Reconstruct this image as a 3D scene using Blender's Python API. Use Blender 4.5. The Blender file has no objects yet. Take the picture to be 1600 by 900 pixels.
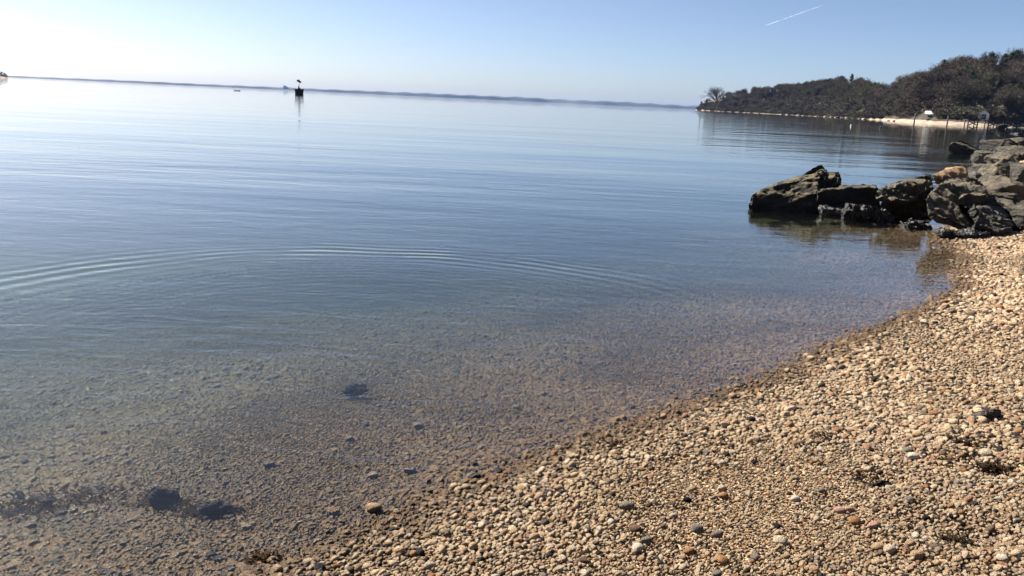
import bpy, bmesh, math, random
import numpy as np
from mathutils import Vector, Matrix
R_ = math.radians
SC = bpy.context.scene
COL = SC.collection
rng = np.random.default_rng(11)
random.seed(11)

# ------------------------------------------------------------------ camera
FPX = 1256.0; CAMH = 1.6                     # focal length in pixels of the 1600 px photo, eye height over the water
PITCH = math.atan(292.7/FPX); ROLL = R_(2.68)
F = np.array([0, math.cos(PITCH), -math.sin(PITCH)])
U0 = np.array([0, math.sin(PITCH), math.cos(PITCH)]); X0 = np.array([1., 0, 0])
RT = X0*math.cos(ROLL)+U0*math.sin(ROLL); UP = U0*math.cos(ROLL)-X0*math.sin(ROLL)
cam = bpy.data.cameras.new('camera'); co = bpy.data.objects.new('camera', cam); COL.objects.link(co)
cam.sensor_width = 36; cam.lens = 36*FPX/1600; cam.clip_start = .05; cam.clip_end = 120000
m = Matrix(((RT[0], UP[0], -F[0], 0), (RT[1], UP[1], -F[1], 0), (RT[2], UP[2], -F[2], CAMH), (0, 0, 0, 1)))
co.matrix_world = m
SC.camera = co
def ray(px, py): return RT*(px-800)/FPX - UP*(py-450)/FPX + F
def ground(px, py, z=0.):
    d = ray(px, py); t = (z-CAMH)/d[2]; return np.array([d[0]*t, d[1]*t, z])
def atY(px, py, Y):
    d = ray(px, py); t = Y/d[1]; return np.array([d[0]*t, Y, CAMH+d[2]*t])
def azim(px):                                  # azimuth of the horizon point under a pixel column
    py = 121.2+0.0468*(px-20); d = ray(px, py); return math.atan2(d[0], d[1])

# ------------------------------------------------------------------ light
SUN_AZ, SUN_EL = R_(-57), R_(41)               # azimuth from +Y towards +X
w = bpy.data.worlds.new('World'); SC.world = w; w.use_nodes = True
nt = w.node_tree; bg = nt.nodes['Background']
sky = nt.nodes.new('ShaderNodeTexSky'); sky.sky_type = 'NISHITA'; sky.sun_disc = False
sky.sun_elevation = SUN_EL; sky.sun_rotation = SUN_AZ
sky.air_density = .52; sky.dust_density = .9; sky.ozone_density = 2.0; sky.altitude = 0
hs = nt.nodes.new('ShaderNodeHueSaturation'); hs.inputs['Saturation'].default_value = 1.0; hs.inputs['Value'].default_value = .87
nt.links.new(sky.outputs[0], hs.inputs['Color']); nt.links.new(hs.outputs[0], bg.inputs[0]); bg.inputs[1].default_value = 0.05
sl = bpy.data.lights.new('sun', 'SUN'); so = bpy.data.objects.new('sun', sl); COL.objects.link(so)
sl.energy = 5.0; sl.angle = R_(.53); sl.color = (1, .93, .84)
sd = Vector((math.sin(SUN_AZ)*math.cos(SUN_EL), math.cos(SUN_AZ)*math.cos(SUN_EL), math.sin(SUN_EL)))
so.rotation_euler = sd.to_track_quat('Z', 'Y').to_euler()
SC.view_settings.view_transform = 'Standard'; SC.view_settings.look = 'None'
SC.view_settings.gamma = 1; SC.view_settings.exposure = 1.75
cy = SC.cycles
cy.max_bounces = 10; cy.transparent_max_bounces = 16; cy.volume_bounces = 0
cy.diffuse_bounces = 3; cy.glossy_bounces = 3; cy.caustics_reflective = False; cy.caustics_refractive = False
cy.sample_clamp_indirect = 6; cy.sample_clamp_direct = 60

# ------------------------------------------------------------------ noise
def _hash(ix, iy, iz, s):
    h = (ix*374761393 + iy*668265263 + iz*2147483647 + s*1274126177) & 0xffffffff
    h = ((h ^ (h >> 13))*1274126177) & 0xffffffff
    h = ((h ^ (h >> 16))*2246822519) & 0xffffffff
    return ((h ^ (h >> 15)) & 0xffffff)/float(0xffffff)*2-1
def vnoise(P, s=0):
    P = np.asarray(P, float); i = np.floor(P).astype(np.int64); f = P-i; u = f*f*f*(f*(f*6-15)+10)
    r = 0
    for a in (0, 1):
        for b in (0, 1):
            for c in (0, 1):
                wgt = (u[:, 0] if a else 1-u[:, 0])*(u[:, 1] if b else 1-u[:, 1])*(u[:, 2] if c else 1-u[:, 2])
                r = r+wgt*_hash(i[:, 0]+a, i[:, 1]+b, i[:, 2]+c, s)
    return r
def fbm(P, o=4, s=0, g=.5):
    P = np.asarray(P, float); r = 0; a = 1.; n = 0
    for k in range(o):
        r = r+a*vnoise(P*(2**k)+17.3*k, s+k); n += a; a *= g
    return r/n
def p3(x, y, z=0.): return np.stack([x, y, np.zeros_like(x)+z], 1)

# ------------------------------------------------------------------ material helper
class NT:
    def __init__(s, name):
        s.m = bpy.data.materials.new(name); s.m.use_nodes = True; s.t = s.m.node_tree; s.t.nodes.clear()
        s.out = s.t.nodes.new('ShaderNodeOutputMaterial')
    def n(s, typ, ins=None, **kw):
        nd = s.t.nodes.new('ShaderNode'+typ)
        for k, v in kw.items(): setattr(nd, k, v)
        for k, v in (ins or {}).items():
            sock = nd.inputs[k]
            if isinstance(v, bpy.types.NodeSocket): s.t.links.new(v, sock)
            elif isinstance(v, bpy.types.Node): s.t.links.new(v.outputs[0], sock)
            else: sock.default_value = v
        return nd
    def math(s, op, a, b=0., c=0., clamp=False): return s.n('Math', {0: a, 1: b, 2: c}, operation=op, use_clamp=clamp).outputs[0]
    def noise(s, vec, scale, detail=3., rough=.55, dist=0.):
        return s.n('TexNoise', {'Vector': vec, 'Scale': scale, 'Detail': detail, 'Roughness': rough, 'Distortion': dist}).outputs[0]
    def ramp(s, fac, stops, interp='LINEAR'):
        r = s.n('ValToRGB', {0: fac}); cr = r.color_ramp; cr.interpolation = interp
        while len(cr.elements) < len(stops): cr.elements.new(.5)
        for e, (p, c) in zip(cr.elements, stops):
            e.position = p; e.color = (c if len(c) == 4 else (*c, 1))
        return r.outputs[0]
    def mix(s, f, a, b, mode='MIX'):
        r = s.n('Mix', data_type='RGBA', blend_type=mode)
        for i, v in ((0, f), (6, a), (7, b)):
            if isinstance(v, bpy.types.NodeSocket): s.t.links.new(v, r.inputs[i])
            else: r.inputs[i].default_value = v if i == 0 else (*v[:3], 1)
        return r.outputs[2]
    def mapr(s, v, a, b, c=0., d=1.): return s.n('MapRange', {0: v, 1: a, 2: b, 3: c, 4: d}).outputs[0]
    def pbr(s, col, rough=.8, bump=None, bdist=.01, spec=.3, bstr=1.):
        b = s.n('BsdfPrincipled'); 
        for k, v in (('Base Color', col), ('Roughness', rough), ('Specular IOR Level', spec)):
            if isinstance(v, bpy.types.NodeSocket): s.t.links.new(v, b.inputs[k])
            else: b.inputs[k].default_value = (*v, 1) if k == 'Base Color' else v
        if bump is not None:
            bn = s.n('Bump', {'Height': bump, 'Distance': bdist, 'Strength': bstr}); s.t.links.new(bn.outputs[0], b.inputs['Normal'])
        s.t.links.new(b.outputs[0], s.out.inputs[0]); return b
    def pos(s): return s.n('NewGeometry').outputs['Position']
    def zed(s): return s.n('SeparateXYZ', {0: s.pos()}).outputs[2]

def mesh_obj(name, V, Fc, mat, parent=None, smooth=True, link=True):
    me = bpy.data.meshes.new(name)
    V = np.asarray(V, float)
    if isinstance(Fc, np.ndarray):
        me.vertices.add(len(V)); me.vertices.foreach_set('co', V.ravel().astype(np.float32))
        k = Fc.shape[1]; me.loops.add(Fc.size); me.loops.foreach_set('vertex_index', Fc.ravel().astype(np.int32))
        me.polygons.add(len(Fc)); me.polygons.foreach_set('loop_start', np.arange(0, Fc.size, k, dtype=np.int32))
        me.update(calc_edges=True); me.validate()
    else:
        me.from_pydata([tuple(v) for v in V], [], [tuple(q) for q in Fc])
    if mat: me.materials.append(mat)
    if smooth: me.polygons.foreach_set('use_smooth', np.ones(len(me.polygons), bool))
    o = bpy.data.objects.new(name, me)
    if link: COL.objects.link(o)
    if parent: o.parent = parent
    return o
def tag(o, label=None, cat=None, group=None, kind=None):
    if label: o['label'] = label
    if cat: o['category'] = cat
    if group: o['group'] = group
    if kind: o['kind'] = kind
    return o
def empty(name, loc, label, cat, group=None):
    o = bpy.data.objects.new(name, None); COL.objects.link(o); o.location = loc; return tag(o, label, cat, group)
def box(cx, cy_, cz, sx, sy, sz, rz=0.):
    V = np.array([[i, j, k] for i in (-.5, .5) for j in (-.5, .5) for k in (-.5, .5)])*[sx, sy, sz]
    c, s = math.cos(rz), math.sin(rz); V = np.stack([V[:, 0]*c-V[:, 1]*s, V[:, 0]*s+V[:, 1]*c, V[:, 2]], 1)+[cx, cy_, cz]
    return V, [(0, 1, 3, 2), (4, 6, 7, 5), (0, 4, 5, 1), (2, 3, 7, 6), (0, 2, 6, 4), (1, 5, 7, 3)]
def tube(p, q, r0, r1, n=6):
    p, q = np.array(p, float), np.array(q, float); d = q-p; d /= np.linalg.norm(d)
    a = np.cross(d, [0, 0, 1.] if abs(d[2]) < .9 else [1., 0, 0]); a /= np.linalg.norm(a); b = np.cross(d, a)
    V = [];
    for c, r in ((p, r0), (q, r1)):
        for i in range(n):
            t = 2*math.pi*i/n; V.append(c+r*(a*math.cos(t)+b*math.sin(t)))
    Fc = [(i, (i+1) % n, n+(i+1) % n, n+i) for i in range(n)]+[tuple(range(n))[::-1], tuple(range(n, 2*n))]
    return np.array(V), Fc
def join(parts):
    V = []; Fc = []; o = 0
    for v, f in parts:
        V.append(v); Fc += [tuple(i+o for i in q) for q in f]; o += len(v)
    return np.concatenate(V), Fc

# ------------------------------------------------------------------ terrain function
shore_px = [(330, 960), (450, 880), (600, 812), (720, 765), (830, 722), (950, 680), (1060, 643), (1150, 612), (1230, 582), (1330, 533), (1420, 497), (1485, 472), (1513, 440), (1510, 410), (1497, 388), (1470, 372)]
shore = [(-12000, -6000), (-60, -22), (-9, -2.5), (-3.2, .3), (-1.6, 1.6)]+[tuple(ground(*q)[:2]) for q in shore_px]
shore += [(6.6, 12.2), (8.2, 13.6), (10.2, 15.2), (12.2, 19), (15.5, 25), (19, 32), (24, 40), (33, 54), (48, 77), (66, 100), (90, 138), (97, 150), (125, 170), (260, 250), (700, 330), (12000, 900)]
poly = shore+[(12000, -12000), (-12000, -12000)]
SHO = np.array(shore); POL = np.array(poly)
def sdist(x, y):
    best = np.full(x.shape, 1e18)
    for (ax, ay), (bx, by) in zip(SHO[:-1], SHO[1:]):
        dx, dy = bx-ax, by-ay; t = np.clip(((x-ax)*dx+(y-ay)*dy)/(dx*dx+dy*dy), 0, 1)
        best = np.minimum(best, (x-ax-t*dx)**2+(y-ay-t*dy)**2)
    ins = np.zeros(x.shape, bool)
    n = len(POL)
    for i in range(n):
        ax, ay = POL[i]; bx, by = POL[(i+1) % n]
        c = (ay > y) != (by > y)
        with np.errstate(divide='ignore', invalid='ignore'):
            xi = (bx-ax)*(y-ay)/((by-ay) if by != ay else 1e-9)+ax
        ins ^= c & (x < xi)
    return np.sqrt(best)*np.where(ins, 1, -1)
DENTS = [(1370, 752, .05, .085), (1300, 700, .018, .09), (1480, 712, .03, .07), (1545, 700, .03, .10), (1565, 735, .035, .12), (1310, 790, .02, .08), (1480, 842, .03, .13), (1060, 700, .012, .06), (890, 712, .015, .06), (1420, 650, .014, .12), (1500, 600, .015, .15), (1400, 560, .015, .15), (1560, 860, .02, .12)]
DN = [(ground(px, py, .12)[:2], dz, r) for px, py, dz, r in DENTS]
def height(x, y):
    d = sdist(x, y)
    n1 = fbm(p3(x*.9, y*.9), 3, 3); n2 = fbm(p3(x*3.1, y*3.1, 5), 2, 9)
    amp = np.clip(np.abs(d)*1.4, .12, 1)
    land = 1.5*(1-np.exp(-np.maximum(d, 0)*.068))*np.interp(np.hypot(x, y), [40, 110], [1, .4])
    dd = np.maximum(-d, 0)
    sea = -(.105*np.minimum(dd, 5)+.05*np.clip(dd-6, 0, 20)+.012*np.clip(dd-26, 0, 120))
    z = np.where(d > 0, land, sea)+amp*(.022*n1+.009*n2)
    near = np.clip(1-(x*x+y*y)/900, 0, 1)
    for (cx, cyy), dz, r in DN:
        q = ((x-cx)**2+(y-cyy)**2)/(r*r); z = z-dz*np.exp(-q)*(near > 0)+dz*.35*np.exp(-((np.sqrt(q)-1.7)/.5)**2)*(near > 0)
    return z, d
def h1(x, y): return float(height(np.array([float(x)]), np.array([float(y)]))[0][0])

# ------------------------------------------------------------------ ground sheet
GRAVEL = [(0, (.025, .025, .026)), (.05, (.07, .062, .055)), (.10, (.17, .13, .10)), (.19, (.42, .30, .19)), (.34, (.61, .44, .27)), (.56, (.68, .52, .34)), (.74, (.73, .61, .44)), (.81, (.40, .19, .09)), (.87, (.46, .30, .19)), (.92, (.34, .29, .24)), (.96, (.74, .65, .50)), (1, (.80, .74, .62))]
def wetness(nt_):
    z = nt_.zed()
    nz = nt_.noise(nt_.pos(), 5., 2.)
    zz = nt_.math('ADD', z, nt_.math('MULTIPLY', nt_.math('SUBTRACT', nz, .5), -.03))
    return nt_.mapr(zz, .014, .036, 1., 0.)
def silt(nt_, col, pos):
    # brown algal film and fine silt lying on the sea bed: patches near the edge, everywhere further out
    z = nt_.zed(); f = nt_.noise(pos, 1.15, 4., .6)
    patch = nt_.math('MULTIPLY', nt_.mapr(f, .52, .62), nt_.mapr(z, -.03, -.08))
    deep = nt_.mapr(z, -.10, -.55, 0., .75)
    c = nt_.mix(nt_.math('MULTIPLY', patch, .55), col, (.085, .050, .022))
    return nt_.mix(deep, c, (.12, .11, .055))
M = {}
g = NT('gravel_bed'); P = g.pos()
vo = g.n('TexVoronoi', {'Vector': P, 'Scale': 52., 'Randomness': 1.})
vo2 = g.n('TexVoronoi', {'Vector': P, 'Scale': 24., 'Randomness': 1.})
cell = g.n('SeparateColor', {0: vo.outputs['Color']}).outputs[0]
c = g.mix(1., g.ramp(cell, GRAVEL), (.55, .50, .44), 'MULTIPLY')      # bed grit, whole colour darkened to stand in for shade between the pebbles
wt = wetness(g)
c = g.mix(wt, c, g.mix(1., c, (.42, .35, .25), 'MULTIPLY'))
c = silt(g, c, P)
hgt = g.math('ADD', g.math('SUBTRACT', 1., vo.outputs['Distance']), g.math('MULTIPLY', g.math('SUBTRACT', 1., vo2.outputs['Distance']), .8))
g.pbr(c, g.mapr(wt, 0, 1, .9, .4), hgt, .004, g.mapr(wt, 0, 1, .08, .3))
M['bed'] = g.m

rr = np.concatenate([[.3], np.geomspace(.6, 30, 210), np.geomspace(31.5, 10900, 110)])
az = np.concatenate([np.linspace(-42, 42, 300), np.linspace(44, 316, 90)])*math.pi/180
A, Rr = np.meshgrid(az, rr); gx, gy = (Rr*np.sin(A)).ravel(), (Rr*np.cos(A)).ravel()
gz, gd = height(gx, gy)
gz = gz-.012
nr, na = len(rr), len(az)
i, j = np.meshgrid(np.arange(nr-1), np.arange(na), indexing='ij'); j2 = (j+1) % na
Fq = np.stack([i*na+j, i*na+j2, (i+1)*na+j2, (i+1)*na+j], -1).reshape(-1, 4)[:, ::-1]
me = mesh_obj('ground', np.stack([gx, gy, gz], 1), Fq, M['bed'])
tag(me, kind='structure')
# close the small hole right under the photographer
ring = [(.32*math.sin(t), .32*math.cos(t), h1(0, 0)-.004) for t in np.linspace(0, 2*math.pi, 24, endpoint=False)]
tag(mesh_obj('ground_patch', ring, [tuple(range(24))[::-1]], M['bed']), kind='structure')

# ------------------------------------------------------------------ water
g = NT('sea_water'); P = g.pos()
sx = g.n('SeparateXYZ', {0: P}); X, Y = sx.outputs[0], sx.outputs[1]
def sv(ax, ay, off=0.): return g.n('CombineXYZ', {0: g.math('MULTIPLY', X, ax), 1: g.math('MULTIPLY', Y, ay), 2: off}).outputs[0]
rad = g.math('SQRT', g.math('ADD', g.math('MULTIPLY', X, X), g.math('MULTIPLY', Y, Y)))
# waves: each term a height in metres
fine = g.math('MULTIPLY', g.math('SUBTRACT', g.noise(sv(5., 9.), 1., 3., .55, .3), .5), .0022)
mid = g.math('MULTIPLY', g.math('SUBTRACT', g.noise(sv(.9, 2.1, 3.), 1., 3., .5, .4), .5), .013)
swell = g.math('MULTIPLY', g.math('SUBTRACT', g.noise(sv(.05, .19, 7.), 1., 3., .5, .3), .5), .075)
patch = g.mapr(g.noise(sv(.018, .085, 11.), 1., 2.), .38, .62, .25, 1.)
nearf = g.mapr(Y, 4., 14., .45, 1.)
wavelet = g.math('MULTIPLY', g.math('SUBTRACT', g.noise(sv(2.1, 5.6, 5.), 1., 3., .5, .9), .5), g.mapr(rad, 3., 40., .0075, .0015))
# ring waves spreading from a splash
dx = g.math('SUBTRACT', X, -1.1); dy = g.math('SUBTRACT', Y, 5.02)
rd = g.math('SQRT', g.math('ADD', g.math('MULTIPLY', dx, dx), g.math('MULTIPLY', dy, dy)))
rd = g.math('ADD', rd, g.math('MULTIPLY', g.math('SUBTRACT', g.noise(sv(.5, .5, 21.), 1., 1.), .5), .6))
e1 = g.math('DIVIDE', g.math('SUBTRACT', rd, 3.2), .42); env = g.math('POWER', 2.718, g.math('MULTIPLY', g.math('MULTIPLY', e1, e1), -1.))
amod = g.math('MULTIPLY', g.mapr(g.noise(sv(.9, .5, 33.), 1., 1.), .40, .56, .22, 1.), g.mapr(X, -.6, 1.6, 1., .3))
ring_ = g.math('MULTIPLY', g.math('MULTIPLY', g.math('SINE', g.math('MULTIPLY', rd, 2*math.pi/.21)), env), g.math('MULTIPLY', amod, .0027))
e2 = g.math('DIVIDE', g.math('SUBTRACT', rd, 2.2), .8); env2 = g.math('POWER', 2.718, g.math('MULTIPLY', g.math('MULTIPLY', e2, e2), -1.))
ring2 = g.math('MULTIPLY', g.math('MULTIPLY', g.math('SINE', g.math('MULTIPLY', rd, 2*math.pi/.13)), env2), .0003)
hh = g.math('ADD', g.math('MULTIPLY', g.math('ADD', g.math('MULTIPLY', fine, g.mapr(rad, 4., 60., 1., .2)), g.math('ADD', g.math('MULTIPLY', mid, nearf), wavelet)), patch), g.math('MULTIPLY', swell, nearf))
hh = g.math('ADD', hh, g.math('ADD', ring_, ring2))
bn = g.n('Bump', {'Height': hh, 'Distance': 1., 'Strength': 1.})
inc = g.n('NewGeometry').outputs['Incoming']
dt_ = g.n('VectorMath', {0: bn.outputs[0], 1: inc}, operation='DOT_PRODUCT').outputs['Value']
cs = g.math('SUBTRACT', 1., g.math('ABSOLUTE', dt_), clamp=True)
frs = g.math('ADD', .02, g.math('MULTIPLY', .98, g.math('POWER', cs, 5.)), clamp=True)   # air to water reflectance, the same from both sides
gl = g.n('BsdfGlossy', {'Color': (1, 1, 1, 1), 'Roughness': .02, 'Normal': bn.outputs[0]})
tr = g.n('BsdfTransparent', {'Color': (.99, 1, .99, 1)})
mx = g.n('MixShader', {0: frs, 1: tr.outputs[0], 2: gl.outputs[0]})
g.t.links.new(mx.outputs[0], g.out.inputs[0])
va = g.n('VolumeAbsorption', {'Color': (.50, .60, .50, 1), 'Density': 1.2})
vs = g.n('VolumeScatter', {'Color': (.75, .86, .80, 1), 'Density': .035, 'Anisotropy': .6})
ad = g.n('AddShader', {0: va.outputs[0], 1: vs.outputs[0]})
g.t.links.new(ad.outputs[0], g.out.inputs[1])
M['water'] = g.m
V, Fc = box(0, 0, -3, 21600, 21600, 6)
tag(mesh_obj('water', V, Fc, M['water'], smooth=False), kind='structure')

# ------------------------------------------------------------------ haze
g = NT('haze_air')
pv = g.n('VolumePrincipled', {'Color': (.30, .50, 1, 1), 'Density': 2.4e-5, 'Anisotropy': 0.})
g.t.links.new(pv.outputs[0], g.out.inputs[1])
V, Fc = box(0, 0, 45.5-10, 22000, 22000, 111)
hz = mesh_obj('haze', V, Fc, g.m, smooth=False); tag(hz, kind='stuff')

# ------------------------------------------------------------------ gravel pebbles
def pebble_mat(name, attr=True, fixed=None):
    g = NT(name); P = g.pos()
    if attr: t = g.n('Attribute', attribute_type='INSTANCER', attribute_name='tint').outputs['Fac']; c = g.ramp(t, GRAVEL)
    else:
        rgb = g.n('RGB'); rgb.outputs[0].default_value = (*fixed, 1); c = rgb.outputs[0]
    oc = g.n('TexCoord').outputs['Object']
    n = g.noise(oc, 3.5, 4., .6)
    c = g.mix(g.mapr(n, .35, .7, .0, .45), c, g.mix(1., c, (.55, .45, .36), 'MULTIPLY'))
    wt = wetness(g)
    c = g.mix(wt, c, g.mix(1., c, (.42, .35, .25), 'MULTIPLY'))
    c = silt(g, c, P)
    g.pbr(c, g.mapr(wt, 0, 1, .9, .35), g.noise(oc, 14., 3.), .03, g.mapr(wt, 0, 1, .12, .4))
    return g.m
M['pebble'] = pebble_mat('pebble')
def pebble_mesh(seed, sub=2, flat=.62):
    bm = bmesh.new(); bmesh.ops.create_icosphere(bm, subdivisions=sub, radius=.5)
    V = np.array([v.co[:] for v in bm.verts])
    d = 1+.17*fbm(V*2.0+seed*7.7, 2, seed)
    V = V*d[:, None]
    r = np.random.default_rng(seed)
    for _ in range(3):                        # worn flats
        n = r.normal(size=3); n /= np.linalg.norm(n); k = .36+.06*r.random(); s = V@n
        V = V-np.outer(np.maximum(s-k, 0)*.75, n)
    V *= [1, .72+.2*r.random(), flat+.12*r.random()]
    Fc = [tuple(v.index for v in f.verts) for f in bm.faces]; bm.free(); return V, Fc
pcol = bpy.data.collections.new('pebble_shapes')
for k in range(9):
    V, Fc = pebble_mesh(k+1); o = mesh_obj('pebble_shape', V, Fc, M['pebble'], link=False); pcol.objects.link(o)

def in_frame(x, y, mx_=160, my=130):
    v = np.stack([x, y, np.full_like(x, -CAMH)], 1); d = v@F
    px = 800+FPX*(v@RT)/d; py = 450-FPX*(v@UP)/d
    return (d > 0) & (px > -mx_) & (px < 1600+mx_) & (py < 900+my)
pts = []; 
for (r0, r1, sp) in ((1.6, 3.4, .0118), (3.4, 5, .0132), (5, 7, .0158), (7, 9.5, .0175), (9.5, 15, .0215)):
    ax = np.arange(-9, 11, sp); ay = np.arange(1.0, 15, sp)
    xx, yy = np.meshgrid(ax, ay); xx = xx.ravel(); yy = yy.ravel()
    q = np.hypot(xx, yy); k = (q > r0) & (q <= r1); xx, yy = xx[k], yy[k]
    k = in_frame(xx, yy); xx, yy = xx[k], yy[k]
    sd_ = sdist(xx, yy); k = sd_ > -4.2-3.*rng.random(len(xx)); xx, yy = xx[k], yy[k]
    xx = xx+rng.uniform(-.5, .5, len(xx))*sp; yy = yy+rng.uniform(-.5, .5, len(xx))*sp
    pts.append(np.stack([xx, yy, np.full_like(xx, sp)], 1))
pts = np.concatenate(pts); N = len(pts)
z, d = height(pts[:, 0], pts[:, 1])
coarse = fbm(p3(pts[:, 0]*1.0, pts[:, 1]*1.0, 40.), 2, 31)          # bands of coarser and finer shingle
base = np.clip(1.0+.65*coarse, .68, 1.45)
u = rng.random(N)
sz = np.where(u < .62, rng.uniform(.85, 1.35, N), np.where(u < .955, rng.uniform(1.35, 1.9, N), rng.uniform(1.9, 2.9, N)))
sz *= base*pts[:, 2]*1.06
zc = z+sz*rng.uniform(-.26, .34, N)*np.interp(d, [-.5, .1], [.45, 1.])
rot = np.stack([rng.normal(0, .30, N), rng.normal(0, .30, N), rng.uniform(0, 6.283, N)], 1)
scl = np.stack([sz*rng.uniform(.9, 1.25, N), sz, sz*rng.uniform(.8, 1.25, N)], 1)
tint = np.clip(rng.random(N)*.94+.05*fbm(p3(pts[:, 0]*2, pts[:, 1]*2, 4.), 2, 77), .02, 1)
print('pebbles', N)
me = bpy.data.meshes.new('gravel'); me.vertices.add(N)
me.vertices.foreach_set('co', np.stack([pts[:, 0], pts[:, 1], zc], 1).astype(np.float32).ravel())
for nm, ty, arr, key in (('prot', 'FLOAT_VECTOR', rot, 'vector'), ('pscl', 'FLOAT_VECTOR', scl, 'vector'), ('tint', 'FLOAT', tint, 'value'), ('pidx', 'INT', rng.integers(0, 9, N), 'value')):
    a = me.attributes.new(nm, ty, 'POINT'); a.data.foreach_set(key, arr.astype(np.int32 if ty == 'INT' else np.float32).ravel())
gro = bpy.data.objects.new('gravel', me); COL.objects.link(gro)
tag(gro, 'tan and cream pebble shingle covering the beach and shallows', kind='stuff')
def scatter_group(name, coll):
    ng = bpy.data.node_groups.new(name, 'GeometryNodeTree')
    ng.interface.new_socket('Geometry', in_out='INPUT', socket_type='NodeSocketGeometry')
    ng.interface.new_socket('Geometry', in_out='OUTPUT', socket_type='NodeSocketGeometry')
    gi = ng.nodes.new('NodeGroupInput'); go = ng.nodes.new('NodeGroupOutput')
    ip = ng.nodes.new('GeometryNodeInstanceOnPoints'); ci = ng.nodes.new('GeometryNodeCollectionInfo')
    ci.inputs['Collection'].default_value = coll; ci.inputs['Separate Children'].default_value = True; ci.inputs['Reset Children'].default_value = True
    def attr(nm, ty):
        a = ng.nodes.new('GeometryNodeInputNamedAttribute'); a.data_type = ty; a.inputs['Name'].default_value = nm; return a.outputs['Attribute']
    L = ng.links.new
    L(gi.outputs[0], ip.inputs['Points']); L(ci.outputs[0], ip.inputs['Instance']); ip.inputs['Pick Instance'].default_value = True
    L(attr('pidx', 'INT'), ip.inputs['Instance Index']); L(attr('pscl', 'FLOAT_VECTOR'), ip.inputs['Scale'])
    e2r = ng.nodes.new('FunctionNodeEulerToRotation'); L(attr('prot', 'FLOAT_VECTOR'), e2r.inputs[0]); L(e2r.outputs[0], ip.inputs['Rotation'])
    L(ip.outputs[0], go.inputs[0]); return ng
md = gro.modifiers.new('scatter', 'NODES'); md.node_group = scatter_group('gravel_scatter', pcol)

# ------------------------------------------------------------------ pebbles one can pick out
PC = {'cream': (.60, .49, .35), 'tan': (.46, .32, .19), 'orange': (.42, .22, .10), 'grey': (.25, .22, .18), 'white': (.74, .66, .52), 'black': (.022, .022, .025), 'pink': (.50, .31, .23), 'brown': (.20, .125, .08)}
PM = {k: pebble_mat('pebble_'+k, False, v) for k, v in PC.items()}
pm_cache = {}
def pick_mesh(k, colr):
    if (k, colr) not in pm_cache:
        V, Fc = pebble_mesh(k+40, 3); me = mesh_obj('pebble', V, Fc, PM[colr], link=False).data; pm_cache[k, colr] = me
    return pm_cache[k, colr]
def put_pebble(x, y, s, colr, label, group=None, k=0, yaw=0., up=.22, name='pebble', flat=1., cat='pebble'):
    o = bpy.data.objects.new(name, pick_mesh(k % 6, colr)); COL.objects.link(o)
    o.location = (x, y, h1(x, y)+s*up); o.rotation_euler = (random.gauss(0, .18), random.gauss(0, .18), yaw)
    o.scale = (s*1.1, s, s*flat); return tag(o, label, cat, group)
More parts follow.
